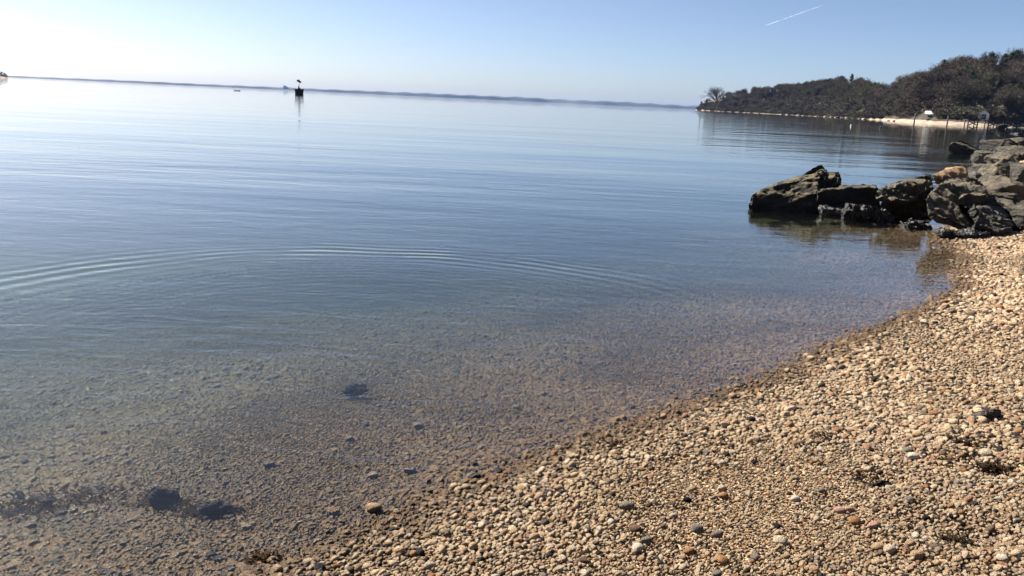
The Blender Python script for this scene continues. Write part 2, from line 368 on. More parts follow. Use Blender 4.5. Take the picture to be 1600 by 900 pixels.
NAMED = [  # px, py, width px, colour, label
 (980, 792, 27, 'grey', 'dark grey round pebble, largest on the open shingle at bottom centre'),
 (873, 763, 20, 'tan', 'smooth tan oval pebble just above the waterline near the black pebbles'),
 (815, 763, 19, 'tan', 'dull tan pebble beside the waterline left of the smooth oval one'),
 (742, 743, 22, 'black', 'wet black pebble with a glint, left one of the waterline pair'),
 (778, 735, 20, 'black', 'flat wet black pebble, right one of the waterline pair'),
 (770, 747, 19, 'orange', 'orange pebble tucked under the pair of black pebbles'),
 (1324, 794, 22, 'pink', 'smooth pink pebble lying against a second pink pebble'),
 (1311, 801, 20, 'pink', 'pale pink pebble, lower left of the touching pink pair'),
 (1334, 819, 20, 'orange', 'brownish orange pebble just below the touching pink pair'),
 (1426, 715, 20, 'white', 'whitish flat pebble casting a dark shadow on mid beach'),
 (1418, 706, 18, 'grey', 'grey pebble resting behind the whitish flat pebble'),
 (1434, 687, 14, 'cream', 'cream pebble next to a dark hollow on mid beach'),
 (1130, 776, 20, 'orange', 'rusty orange round pebble on the lower central shingle'),
 (1128, 764, 18, 'cream', 'cream pebble directly above the rusty orange one'),
 (1088, 829, 24, 'grey', 'pale grey rounded pebble near the bottom centre'),
 (1120, 836, 20, 'grey', 'slate grey pebble right of the pale grey rounded one'),
 (997, 857, 22, 'white', 'whitish blocky pebble close to the bottom edge'),
 (992, 827, 22, 'brown', 'brown domed pebble below the dark grey round pebble'),
 (1010, 845, 22, 'grey', 'greenish grey pebble beside the whitish blocky one'),
 (1076, 862, 20, 'orange', 'dark orange pebble near the bottom edge, right of centre'),
 (1130, 877, 24, 'orange', 'bright orange pebble at the bottom edge of the shingle'),
 (671, 884, 22, 'cream', 'cream oval pebble at the bottom edge near the waterline'),
 (500, 886, 20, 'black', 'blackish pebble at the bottom edge of the wet shingle'),
 (583, 793, 30, 'tan', 'large flat tan pebble lying under the shallow water edge'),
 (520, 797, 26, 'tan', 'broad sandy pebble underwater just left of the waterline'),
 (583, 738, 20, 'white', 'pale shell coloured pebble underwater off the waterline'),
 (546, 681, 18, 'tan', 'light tan pebble underwater right of the dark round stone'),
 (653, 660, 20, 'white', 'pale oval pebble lying in clear shallows at centre'),
 (640, 732, 26, 'brown', 'brown flat pebble underwater near the waterline'),
 (806, 632, 16, 'white', 'white sliver of pebble in shallows right of centre'),
 (384, 818, 22, 'white', 'whitish pebble underwater at lower left'),
 (420, 720, 24, 'grey', 'flat grey pebble underwater at left of centre'),
 (1218, 848, 24, 'cream', 'big cream pebble on the lower shingle'),
 (1242, 782, 18, 'white', 'white pebble with dark shadow on the lower right shingle'),
 (1390, 858, 22, 'cream', 'plump cream pebble near the bottom right'),
 (1431, 874, 22, 'tan', 'plump tan pebble at the bottom edge on the right'),
 (1365, 820, 22, 'pink', 'rosy pebble low on the right shingle'),
 (1372, 852, 22, 'tan', 'sandy pebble next to the plump cream one'),
 (1420, 786, 16, 'grey', 'small dark grey pebble on open mid shingle'),
 (1447, 807, 14, 'black', 'small black pebble right of the touching pink pair'),
 (1540, 716, 20, 'cream', 'cream pebble below the dark driftwood lump'),
 (1388, 777, 18, 'cream', 'cream pebble below the deep dark hollow'),
]
taken = []
for i_, (px, py, wp, colr, lab) in enumerate(NAMED):
    p = ground(px, py, .06 if py < 850 else .05); z0 = h1(p[0], p[1]); p = ground(px, py, z0+.01)
    s = .78*wp/FPX*math.hypot(p[0], p[1], CAMH)
    put_pebble(p[0], p[1], s, colr, lab, k=i_, yaw=random.uniform(-.5, .5), up=.28); taken.append((p[0], p[1], s))
LABS = {'cream': 'larger rounded cream pebble among the smaller dry shingle', 'tan': 'larger rounded tan pebble among the smaller dry shingle', 'orange': 'larger rust orange pebble among the smaller dry shingle', 'grey': 'larger grey pebble among the smaller dry shingle', 'white': 'larger whitish pebble among the smaller dry shingle', 'brown': 'larger brown pebble among the smaller dry shingle', 'black': 'larger blackish pebble among the smaller dry shingle'}
WET = {k: v.replace('among the smaller dry shingle', 'lying underwater in the clear shallows') for k, v in LABS.items()}
cnt = 0; tries = 0
while cnt < 190 and tries < 6000:
    tries += 1
    px, py = random.uniform(0, 1600), random.uniform(600, 905)
    p = ground(px, py, .02); z0, d0 = height(p[:1], p[1:2]); z0 = float(z0[0])
    if z0 < -.16: continue
    p = ground(px, py, z0); dist = math.hypot(p[0], p[1], CAMH)
    s = random.uniform(.023, .035)
    if s*FPX/dist < 9: continue
    if any((p[0]-a)**2+(p[1]-b)**2 < (s+c_)**2 for a, b, c_ in taken): continue
    colr = random.choices(['cream', 'tan', 'orange', 'grey', 'white', 'brown', 'black'], [30, 30, 8, 14, 8, 9, 4])[0]
    wetp = z0 < -.004
    zn = 'nearer the bottom edge' if py > 760 else 'further up'
    put_pebble(p[0], p[1], s, colr, (WET if wetp else LABS)[colr]+', '+zn, ('submerged ' if wetp else 'dry ')+colr+' pebbles '+zn, k=cnt, yaw=random.uniform(0, 6.28), up=.22)
    taken.append((p[0], p[1], s)); cnt += 1

# ------------------------------------------------------------------ rocks
def rock_mat(name, lo, hi, top=None, wetz=.10, barn=0., spec=.3, topn=.35):
    g = NT(name); P = g.pos(); oc = P
    n1 = g.noise(oc, 2.2, 6., .65); n2 = g.noise(oc, 11., 5., .7)
    st = g.noise(g.n('Mapping', {'Vector': oc, 'Rotation': (.5, .35, .2), 'Scale': (2.5, 5., 24.)}), 1., 4., .6, .6)
    mixn = g.math('ADD', g.math('MULTIPLY', n1, .45), g.math('ADD', g.math('MULTIPLY', n2, .43), g.math('MULTIPLY', st, .12)))
    c = g.ramp(mixn, [(.36, lo), (.5, tuple((a+b)/2 for a, b in zip(lo, hi))), (.64, hi)])
    if top:                                   # lichen and dried algae grow on the upward faces
        nz = g.n('SeparateXYZ', {0: g.n('NewGeometry').outputs['Normal']}).outputs[2]
        tf = g.math('MULTIPLY', g.mapr(nz, topn, topn+.35), g.mapr(g.noise(oc, 4.5, 5., .7), .40, .56))
        c = g.mix(tf, c, top)
    sp = g.n('TexVoronoi', {'Vector': oc, 'Scale': 60.})
    z = g.math('ADD', g.zed(), g.math('MULTIPLY', g.math('SUBTRACT', g.noise(oc, 6., 3.), .5), -.12))
    wet = g.mapr(z, wetz, wetz+.07, 1., 0.)
    c = g.mix(wet, c, g.mix(1., c, (.33, .31, .28), 'MULTIPLY'))
    if barn:
        bf = g.math('MULTIPLY', g.mapr(sp.outputs['Distance'], .28, .2), g.mapr(g.noise(oc, 9., 3.), .5, .6))
        c = g.mix(g.math('MULTIPLY', bf, barn), c, (.42, .42, .40))
    bh = g.math('ADD', g.math('MULTIPLY', st, .5), g.math('ADD', g.math('MULTIPLY', n2, .5), g.math('MULTIPLY', g.noise(oc, 38., 4., .75), .4)))
    g.pbr(c, g.mapr(wet, 0, 1, .85, .28), bh, .06, spec)
    return g.m
RM = {
 'olive': rock_mat('rock_olive', (.008, .008, .0075), (.026, .024, .019), (.12, .097, .05), topn=.5),
 'dark': rock_mat('rock_dark', (.010, .0095, .009), (.036, .032, .027), (.075, .062, .042), topn=.5),
 'brown': rock_mat('rock_brown', (.014, .013, .010), (.074, .064, .047), (.105, .088, .058)),
 'orange': rock_mat('rock_orange', (.07, .042, .022), (.23, .14, .075), (.26, .17, .09)),
 'grey': rock_mat('rock_grey', (.014, .0135, .012), (.070, .066, .056), (.085, .076, .056), wetz=.08),
 'wet': rock_mat('rock_wet', (.008, .008, .009), (.040, .040, .040), None, wetz=.3, barn=.9, spec=.6),
 'tan': rock_mat('rock_tan', (.016, .014, .011), (.088, .072, .051), (.11, .09, .06)),
}
def rock(name, hulls, mat, label, cat='rock', voxel=.025, rough=1., seed=1, group=None, smooth=2, strata=(.35, .2, 1.)):
    """hulls: list of point lists in world metres; joined, remeshed and weathered into one solid"""
    bm = bmesh.new()
    for h in hulls:
        vs_ = [bm.verts.new(tuple(q)) for q in h]
        r = bmesh.ops.convex_hull(bm, input=vs_)
        ju = [v for v in vs_ if v.is_valid and not v.link_faces]
        if ju: bmesh.ops.delete(bm, geom=ju, context='VERTS')
    bmesh.ops.recalc_face_normals(bm, faces=bm.faces)
    me0 = bpy.data.meshes.new('tmp'); bm.to_mesh(me0); bm.free()
    t = bpy.data.objects.new('tmp', me0); COL.objects.link(t)
    mdf = t.modifiers.new('r', 'REMESH'); mdf.mode = 'VOXEL'; mdf.voxel_size = voxel
    s_ = t.modifiers.new('s', 'SMOOTH'); s_.factor = .5; s_.iterations = smooth
    dg = bpy.context.evaluated_depsgraph_get(); me = bpy.data.meshes.new_from_object(t.evaluated_get(dg))
    bpy.data.objects.remove(t); bpy.data.meshes.remove(me0)
    n = len(me.vertices); V = np.empty(n*3, np.float32); me.vertices.foreach_get('co', V); V = V.reshape(-1, 3).astype(float)
    Nn = np.empty(n*3, np.float32); me.vertices.foreach_get('normal', Nn); Nn = Nn.reshape(-1, 3).astype(float)
    c = V.mean(0); size = (V.max(0)-V.min(0)).max()
    sdv = np.array(strata); sdv /= np.linalg.norm(sdv)
    s = V@sdv
    a = rough*min(size, 1.6)
    q = V*(2.2/size*1.3)+seed*3.1
    disp = a*.055*fbm(q, 3, seed)
    L = V-np.outer(s, sdv)*1.0
    lay = fbm(np.stack([L[:, 0]*2/size, L[:, 1]*2/size, s*16/size+.4*fbm(V*2.5/size, 2, seed+3)], 1), 3, seed+5)
    disp += a*.042*np.round(lay*4)/4*.6+a*.018*lay
    rid = 1-np.abs(fbm(V*(5.5/size)+9.1*seed, 3, seed+8))*2
    disp += a*.020*(rid-.6)
    disp += a*.020*fbm(V*(22/size), 3, seed+20)+a*.012*(1-2*np.abs(fbm(V*(13/size), 2, seed+31)))
    V = V+Nn*disp[:, None]
    V0 = V.copy(); rc = np.random.default_rng(seed+500)      # broken facets: planes that shave corners off
    for _ in range(60):
        k0 = rc.integers(len(V)); p0 = V[k0]; n_ = Nn[k0]+rc.normal(size=3)*.38; n_ /= np.linalg.norm(n_)
        rad_ = size*rc.uniform(.12, .34); dd_ = (V-p0)@n_+rc.uniform(.1, .8)*.06*a
        near_ = np.clip(1.6-np.linalg.norm(V-p0, axis=1)/rad_, 0, 1); near_ = np.minimum(near_*2.5, 1)
        face_ = np.clip((Nn@n_)*3, 0, 1)
        V = V-np.outer(np.clip(dd_, 0, .08*a)*near_*face_*.92, n_)
    dv = V-V0; ln = np.linalg.norm(dv, axis=1)+1e-9; V = V0+dv*(np.minimum(ln, .075*a)/ln)[:, None]
    loc = np.array([c[0], c[1], V[:, 2].min()])
    V -= loc
    me.vertices.foreach_set('co', V.astype(np.float32).ravel()); me.name = name
    me.materials.clear(); me.materials.append(mat)
    me.polygons.foreach_set('use_smooth', np.ones(len(me.polygons), bool)); me.update()
    try: me.set_sharp_from_angle(angle=R_(38))
    except Exception: pass
    o = bpy.data.objects.new(name, me); COL.objects.link(o); o.location = loc
    return tag(o, label, cat, group)
def slab(front, Y0, depth, shrink=.12, lift=0., yfun=None):
    """front: outline in pixels at distance Y0 (+dy); back face the same outline a real depth further"""
    fp = [atY(px, py, Y0+(dy)) for px, py, dy in front]; c = np.mean(fp, 0)
    bp = [c+(q-c)*np.array([1-shrink, 1, 1-shrink])+np.array([c[0]/Y0*depth, depth, lift]) for q in fp]
    return fp+bp
def boulder(px, py, wp, hp, depth, Y=None, seed=1, n=18, tilt=0., sink=.12):
    """angular boulder whose picture box is centred at px with its base at py"""
    b = ground(px, py) if Y is None else atY(px, py, Y)
    D = b[1]; wm = wp/FPX*D*1.03; hm = hp/FPX*D*1.0+sink; r = np.random.default_rng(seed)
    V = r.normal(size=(n, 3)); V /= np.linalg.norm(V, axis=1)[:, None]; V = np.sign(V)*np.abs(V)**.75
    V /= np.abs(V).max(0)
    V *= [wm/2, depth/2, hm/2]; c, s = math.cos(tilt), math.sin(tilt)
    V = np.stack([V[:, 0]*c-V[:, 2]*s, V[:, 1], V[:, 0]*s+V[:, 2]*c], 1)
    return V+np.array([b[0], b[1]+depth*.4, b[2]+hm/2-sink])

Y1 = ground(1240, 331)[1]
rock('boulder', [
  slab([(1165, 345, .1), (1165, 318, .05), (1171, 299, .1), (1198, 287, .2), (1290, 350, -.1), (1230, 352, -.1), (1280, 300, -.05), (1288, 262, .35)], Y1, .9, .2),
  slab([(1176, 302, .25), (1205, 288, .3), (1245, 271, .4), (1278, 261, .45), (1289, 256, .5), (1297, 268, .45), (1301, 276, .4), (1300, 340, -.1), (1200, 340, 0)], Y1, .75, .15),
  slab([(1285, 272, .5), (1313, 273, .5), (1319, 279, .45), (1320, 300, .4), (1300, 340, .2), (1262, 340, .2)], Y1, .6, .1),
 ], RM['olive'], 'large dark wedge shaped rock with mossy sloping top, furthest left in the water', voxel=.02, rough=.85, seed=3, smooth=1, strata=(-.45, .2, 1))
rock('boulder', [slab([(1274, 300, -.15), (1282, 294, -.12), (1316, 288, 0), (1378, 290, .1), (1384, 348, 0), (1330, 352, -.1), (1278, 336, -.15), (1272, 318, -.18)], Y1+.15, .7, .1)],
  RM['dark'], 'long blocky black slab leaning against the mossy wedge rock', voxel=.02, rough=.55, seed=7, smooth=1)
rock('boulder', [boulder(1302, 336, 58, 16, .35, Y=Y1-.28, seed=21)], RM['wet'], 'low wet rock at the foot of the mossy wedge rock', voxel=.014, rough=1.2, seed=9)
Y3 = ground(1410, 345)[1]
rock('boulder', [slab([(1367, 300, 0), (1372, 292, .05), (1398, 284, .15), (1425, 278, .3), (1452, 277, .4), (1464, 288, .3), (1450, 310, .1), (1420, 318, -.1), (1385, 314, -.12), (1368, 307, -.05)], Y3, .8, .1),
  slab([(1376, 306, .1), (1455, 296, .3), (1462, 352, .25), (1376, 356, .1)], Y3, .8, .05)],
  RM['brown'], 'brown pitted boulder overhanging the waterline, between black slab and split grey boulder', voxel=.02, rough=.9, seed=12, smooth=2)
rock('boulder', [boulder(1364, 351, 92, 30, .5, Y=Y3-.25, seed=33, n=26)], RM['wet'], 'low glistening black rock crusted with barnacles below the brown boulder', voxel=.013, rough=1.9, seed=14, smooth=0)
rock('boulder', [boulder(1335, 330, 26, 12, .3, Y=Y3+.1, seed=35)], RM['wet'], 'small pale topped wet stone in front of the black slab', voxel=.014, rough=1.2, seed=15)
rock('boulder', [boulder(1441, 357, 54, 17, .4, Y=ground(1441, 358)[1], seed=37, n=24)], RM['wet'], 'knobbly wet rock low at the waterline left of the split boulder', voxel=.012, rough=2., seed=16, smooth=0)
Y5 = ground(1500, 376)[1]+.15
rock('boulder', [
  slab([(1440, 316, .25), (1450, 300, .3), (1470, 282, .5), (1486, 278, .6), (1500, 300, .35), (1500, 345, 0), (1490, 352, -.05), (1462, 348, .02), (1446, 335, .1)], Y5, .9, .15),
  slab([(1484, 280, .6), (1520, 284, .7), (1545, 297, .6), (1552, 312, .4), (1500, 318, .3), (1480, 300, .4)], Y5, .7, .1),
  slab([(1470, 318, .2), (1500, 326, .1), (1530, 352, -.1), (1528, 366, -.1), (1490, 356, -.02), (1455, 346, .1)], Y5, .8, .1)],
  RM['brown'], 'big cracked greenish grey boulder standing at the edge of the shingle', voxel=.02, rough=.75, seed=18, smooth=1, strata=(.5, .1, 1))
rock('boulder', [
  slab([(1512, 322, .3), (1545, 318, .35), (1578, 334, .2), (1594, 352, .05), (1588, 362, 0), (1560, 366, -.1), (1530, 350, 0)], Y5-.1, .8, .12),
  slab([(1520, 350, -.05), (1590, 350, .05), (1575, 380, .25), (1530, 384, .15)], Y5-.05, .5, .1)],
  RM['grey'], 'pale grey slab of rock leaning right beside the cracked boulder', voxel=.02, rough=.9, seed=23, smooth=1)
rock('boulder', [boulder(1520, 377, 78, 24, .45, Y=Y5-.3, seed=41, n=26)], RM['wet'], 'jagged wet rock with pale crust where shingle meets the cracked boulder', voxel=.013, rough=2., seed=26, smooth=0)
rock('boulder', [boulder(1482, 366, 34, 14, .3, Y=Y5-.2, seed=43, n=20)], RM['wet'], 'small knobbly wet rock between shingle and cracked boulder', voxel=.012, rough=1.6, seed=27, smooth=0)
rock('boulder', [boulder(1610, 378, 60, 70, .8, Y=Y5+.3, seed=45)], RM['dark'], 'dark shaded boulder at the right edge above the shingle', voxel=.022, rough=.8, seed=28)
Y4 = Y5+1.5
rock('boulder', [slab([(1458, 284, 0), (1458, 272, .05), (1470, 263, .2), (1495, 257, .3), (1508, 257, .3), (1518, 268, .2), (1518, 284, .1), (1510, 300, 0), (1470, 300, 0)], Y4, .9, .2)],
  RM['orange'], 'rounded orange tan boulder perched behind the cracked boulder', voxel=.025, rough=.55, seed=31, smooth=4)
rock('boulder', [slab([(1450, 340, 0), (1455, 300, .1), (1520, 295, .2), (1600, 300, .2), (1610, 345, 0)], Y4+.1, .9, .1)], RM['dark'], 'dark rock filling the gap behind the cracked boulder', voxel=.03, rough=.9, seed=32)
more = [  # px, py(base), w, h, depth, extra distance, mat, tilt, label
 (1568, 340, 72, 30, .9, Y5+1.1, 'dark', .3, 'dark angular rock wedged right behind the pale grey slab'),
 (1578, 322, 80, 44, .9, Y5+2.3, 'tan', .45, 'striped tan boulder tilting up to the right edge'),
 (1545, 300, 44, 34, .8, Y5+2.7, 'dark', -.2, 'dark blocky rock right of the orange tan boulder'),
 (1532, 286, 34, 20, .7, Y5+3.6, 'grey', 0, 'small grey rock touching the water behind the orange boulder'),
 (1566, 286, 44, 26, .9, Y5+4.6, 'tan', .5, 'light brown slanted rock above the dark blocky rock'),
 (1600, 290, 56, 42, 1.1, Y5+4.9, 'tan', .4, 'tan boulder cut by the right edge, upper one'),
 (1597, 272, 44, 24, 1.2, Y5+8.0, 'grey', .2, 'grey boulder at the right edge of the middle heap'),
 (1560, 266, 42, 18, 1.2, Y5+8.6, 'grey', .1, 'pale grey flat rock in the middle of the heap'),
 (1538, 270, 24, 12, .9, Y5+7.2, 'dark', 0, 'small dark rock at the water side of the heap'),
 (1580, 256, 40, 17, 1.3, Y5+12, 'brown', .3, 'brownish rock on the ridge of the far heap'),
 (1552, 251, 32, 16, 1.3, Y5+13.5, 'grey', .1, 'grey rounded rock on the water side of the far heap'),
 (1600, 246, 46, 20, 1.6, Y5+17, 'dark', .2, 'dark rock at the right edge of the far heap'),
]
for i_, (px, py, wp, hp, dp, Yq, mt, tl, lab) in enumerate(more):
    rock('boulder', [boulder(px, py, wp, hp, dp, Y=Yq, seed=60+i_, tilt=tl, n=12, sink=.35)], RM[mt], lab, voxel=.03, rough=.7, seed=50+i_, smooth=0)
far = [ # base on the ground or water plane
 (1534, 243, 18, 9, .7, 'dark', 0, 'small dark stone right of the sloping far rock'),
 (1560, 242, 32, 24, 1.4, 'dark', .1, 'dark lumpy rock in the far heap near the water'),
 (1584, 240, 40, 25, 2, 'dark', -.1, 'dark boulder topping the far heap'),
 (1578, 246, 30, 12, 1.2, 'brown', .2, 'brown rock at the foot of the dark far boulder'),
 (1548, 226, 26, 9, 2, 'grey', 0, 'low grey rock behind the far heap by the water'),
 (1600, 228, 34, 14, 2.4, 'dark', 0, 'blackish rock behind the far heap at the right edge'),
 (1572, 203, 16, 9, 3.5, 'dark', 0, 'dark boulder standing in the water near the pier'),
 (1592, 210, 14, 4, 3, 'dark', 0, 'dark stone lying on the distant sand spit'),
]
for i_, (px, py, wp, hp, dp, mt, tl, lab) in enumerate(far):
    D = ground(px, py)[1]
    rock('boulder', [boulder(px, py, wp, hp, dp, seed=90+i_, tilt=tl, n=11, sink=.3)], RM[mt], lab, voxel=max(.04, D*.0013), rough=.8, seed=80+i_, smooth=1)
# stones on and off the beach
def flatstone(px, py, wp, hm, mt, lab, name='stone', seed=1, z=None, dep=None, sink=.03, cat='stone', rough=1.2):
    p = ground(px, py, .0); zz = h1(p[0], p[1]); p = ground(px, py, zz); wm = wp/FPX*math.hypot(p[1], CAMH)
    r = np.random.default_rng(seed); V = r.normal(size=(18, 3)); V /= np.linalg.norm(V, axis=1)[:, None]; V /= np.abs(V).max(0)
    V = V*[wm/2, (dep or wm*.6)/2, (hm+sink)/2]+np.array([p[0], p[1], zz+(hm-sink)/2])
    return rock(name, [V], mt, lab, cat, voxel=max(wm/40, .004), rough=rough, seed=seed)
blk = rock_mat('stone_black', (.010, .009, .010), (.028, .025, .024), None, wetz=-1, spec=.12)
dft = rock_mat('stone_driftgrey', (.018, .016, .014), (.10, .085, .07), None, wetz=-1)
flatstone(555, 616, 46, .08, blk, 'round blackish stone alone on the sea bed near the middle', seed=4)
flatstone(262, 786, 74, .085, blk, 'largest black stone under the shallow water at lower left', seed=5)
flatstone(334, 800, 64, .06, blk, 'flatter black stone just right of the largest black one', seed=6)
flatstone(36, 773, 24, .03, blk, 'small dark stone underwater at the left edge', seed=7)
flatstone(72, 786, 24, .03, blk, 'small dark mottled stone right of the one at the left edge', seed=8)
flatstone(1547, 657, 70, .085, dft, 'weathered grey driftwood lump on the right of the beach', name='driftwood', seed=9, cat='driftwood', dep=.14, sink=.02)
flatstone(1375, 765, 40, .05, blk, 'black stone sunk in a deep hollow of the shingle', seed=10, sink=.02)
flatstone(153, 857, 26, .018, blk, 'narrow dark stone under the water near the bottom left', seed=12)

Yw = ground(1505, 241)[1]
rock('boulder', [slab([(1478, 234, .3), (1482, 224, .4), (1490, 219, .5), (1501, 220, .5), (1514, 228, .4), (1530, 235, .3), (1544, 240, .3), (1545, 249, .1), (1520, 249, 0), (1492, 246, .1)], Yw, 1.6, .15)], RM['dark'], 'dark rock sloping down to the right, leftmost of the far heap', voxel=.04, rough=1., seed=131, smooth=1)
# brown weed lying on the sea bed
g = NT('seaweed_brown'); g.pbr(g.ramp(g.n('ObjectInfo').outputs['Random'], [(0, (.020, .014, .009)), (1, (.042, .027, .015))]), .95, spec=.02); M['weed'] = g.m
def weed(px, py, wm, dm, n, label, seed):
    r = np.random.default_rng(seed); p = ground(px, py, 0.); p = ground(px, py, h1(p[0], p[1])); V = []; Fc = []
    for _ in range(n):
        x, y = p[0]+r.normal()*wm/4, p[1]+r.normal()*dm/4; z0 = h1(x, y) if _ % 6 == 0 else z0
        a = r.uniform(0, 6.28); L = r.uniform(.015, .05); k = len(V); w_ = r.uniform(.0015, .005); zz_ = z0+.006
        for i in range(5):
            V += [(x-w_*math.sin(a), y+w_*math.cos(a), zz_), (x+w_*math.sin(a), y-w_*math.cos(a), zz_+.002)]
            a += r.normal()*.6; x += math.cos(a)*L/4; y += math.sin(a)*L/4; zz_ = max(zz_+r.normal()*.005, z0+.002)
        Fc += [(k+2*i, k+2*i+1, k+2*i+3, k+2*i+2) for i in range(4)]
    V = np.array(V); loc = np.array([p[0], p[1], V[:, 2].min()]); o = mesh_obj('seaweed', V-loc, Fc, M['weed']); o.location = loc; return tag(o, label, 'seaweed')
weed(334, 798, .22, .09, 800, 'brown weed tangled round the flatter black stone under water', 1)
weed(262, 787, .19, .08, 620, 'brown weed fringe below the largest black stone', 2)
weed(60, 790, .36, .26, 520, 'thin brown weed patch under water at the left edge', 3)
weed(150, 776, .44, .26, 360, 'scattered brown weed between the left edge and the largest black stone', 4)
weed(410, 875, .10, .05, 160, 'small dark weed clump near the bottom edge in wet shingle', 5)
weed(960, 700, .05, .03, 60, 'tiny shred of brown weed stranded on dry shingle', 6)
weed(1372, 757, .07, .03, 220, 'black dried weed filling the deep hollow of the shingle', 8)
weed(1482, 718, .09, .03, 140, 'dark weed scrap in a shallow hollow left of the beach edge hollows', 9)
weed(1552, 736, .16, .035, 260, 'long dark weed strand on the beach near the right edge', 10)
weed(1290, 690, .10, .03, 90, 'thin dark weed scrap on mid beach above the pink pebbles', 11)
weed(1490, 846, .12, .04, 160, 'dark weed tuft low on the right shingle', 12)
weed(1500, 694, .14, .05, 150, 'dark dried weed wisps on the beach below the driftwood lump', 7)

# ------------------------------------------------------------------ headland on the right
HP = [(1087, 171.6, 1500, 166), (1100, 0, 1350, 158), (1130, 0, 1150, 146), (1155, 0, 1080, 141), (1200, 0, 980, 137), (1267, 0, 840, 130), (1300, 0, 760, 125), (1330, 0, 690, 126), (1365, 0, 620, 134), (1385, 0, 560, 140), (1405, 0, 480, 129), (1440, 0, 440, 117), (1475, 0, 420, 108), (1510, 0, 415, 103), (1550, 0, 420, 101), (1600, 0, 440, 104), (1700, 0, 430, 95), (1900, 0, 380, 90), (2300, 0, 330, 95), (3200, 0, 330, 110)]
AZ = np.array([azim(q[0]) for q in HP]); DD = np.array([q[2] for q in HP], float)
TOPPX = np.array([q[3] for q in HP], float); PXS = np.array([q[0] for q in HP], float)
TREEH = 12.
def ridge_h(a):                               # ridge height (ground) for azimuth a
    px = np.interp(a, AZ, PXS); top = np.interp(a, AZ, TOPPX); D = np.interp(a, AZ, DD)
    elev = (121.2+.0468*(px-20)-top)/FPX
    w_ = np.clip((px-1087)/60, .25, 1)
    return np.maximum(elev*(D+150)*np.cos(a)**0-TREEH*w_, 1.)
def head_ground(a, t):
    H_ = ridge_h(a); s = np.clip((t-14)/np.where(True, 135, 1), 0, 1)
    bluff = np.clip((t-10)/22, 0, 1)
    z = -1.0+np.clip(t+8, 0, 22)/22*np.interp(a, [azim(1340), azim(1410)], [2.6, 2.8])
    return z+bluff*np.minimum(H_*.32, 5)+(H_-np.minimum(H_*.32, 5))*(s*s*(3-2*s))**.85*(s > 0)
ga = np.concatenate([np.linspace(AZ[0], azim(1640), 170), np.linspace(azim(1660), AZ[-1], 40)])
gt = np.concatenate([np.linspace(-8, 60, 24), np.linspace(66, 170, 18), np.linspace(185, 420, 12)])
AA, TT = np.meshgrid(ga, gt, indexing='ij'); a_, t_ = AA.ravel(), TT.ravel()
D_ = np.interp(a_, AZ, DD)+t_+4*fbm(p3(a_*90, t_*0), 3, 5)
hz_ = head_ground(a_, t_)
fallb = np.clip((t_-190)/230, 0, 1); hz_ = hz_*(1-fallb)-1*fallb
edge = np.clip((a_-AZ[0])/.008, 0, 1); hz_ = np.where(t_ > 0, -1+(hz_+1)*(.25+.75*edge), hz_)
hz_ = hz_+np.clip(t_/40, 0, 1)*1.2*fbm(p3(D_*np.sin(a_)/30, D_*np.cos(a_)/30), 3, 8)
V = np.stack([D_*np.sin(a_), D_*np.cos(a_), hz_], 1)
na_, nt2 = len(ga), len(gt); i, j = np.meshgrid(np.arange(na_-1), np.arange(nt2-1), indexing='ij')
Fq = np.stack([i*nt2+j, i*nt2+j+1, (i+1)*nt2+j+1, (i+1)*nt2+j], -1).reshape(-1, 4)
g = NT('headland_soil'); P = g.pos(); z = g.zed()
leaf = g.ramp(g.noise(P, .12, 5., .6), [(.3, (.028, .022, .017)), (.6, (.052, .041, .030)), (.75, (.048, .048, .027))])
sand = g.ramp(g.noise(P, .25, 5.), [(.3, (.15, .12, .09)), (.55, (.27, .215, .16)), (.75, (.34, .28, .21))])
zz = g.math('ADD', z, g.math('MULTIPLY', g.math('SUBTRACT', g.noise(P, .045, 4.), .5), 2.3))
py_ = g.n('SeparateXYZ', {0: P}).outputs[1]
zz = g.math('SUBTRACT', zz, g.mapr(py_, 420., 520., .1, 0.))
c = g.mix(g.mapr(zz, 1.15, 1.45), sand, leaf)
g.pbr(c, .95, g.noise(P, 1.5, 4.), .3)
hd = mesh_obj('headland', V, Fq, g.m); tag(hd, kind='structure')
def headpt(px, t):
    a = azim(px); D = float(np.interp(a, AZ, DD))+t
    z = float(head_ground(np.array([a]), np.array([float(t)]))[0])
    e = min(max((a-AZ[0])/.008, 0), 1); z = -1+(z+1)*(.25+.75*e) if t > 0 else z
    return np.array([D*math.sin(a), D*math.cos(a), z])

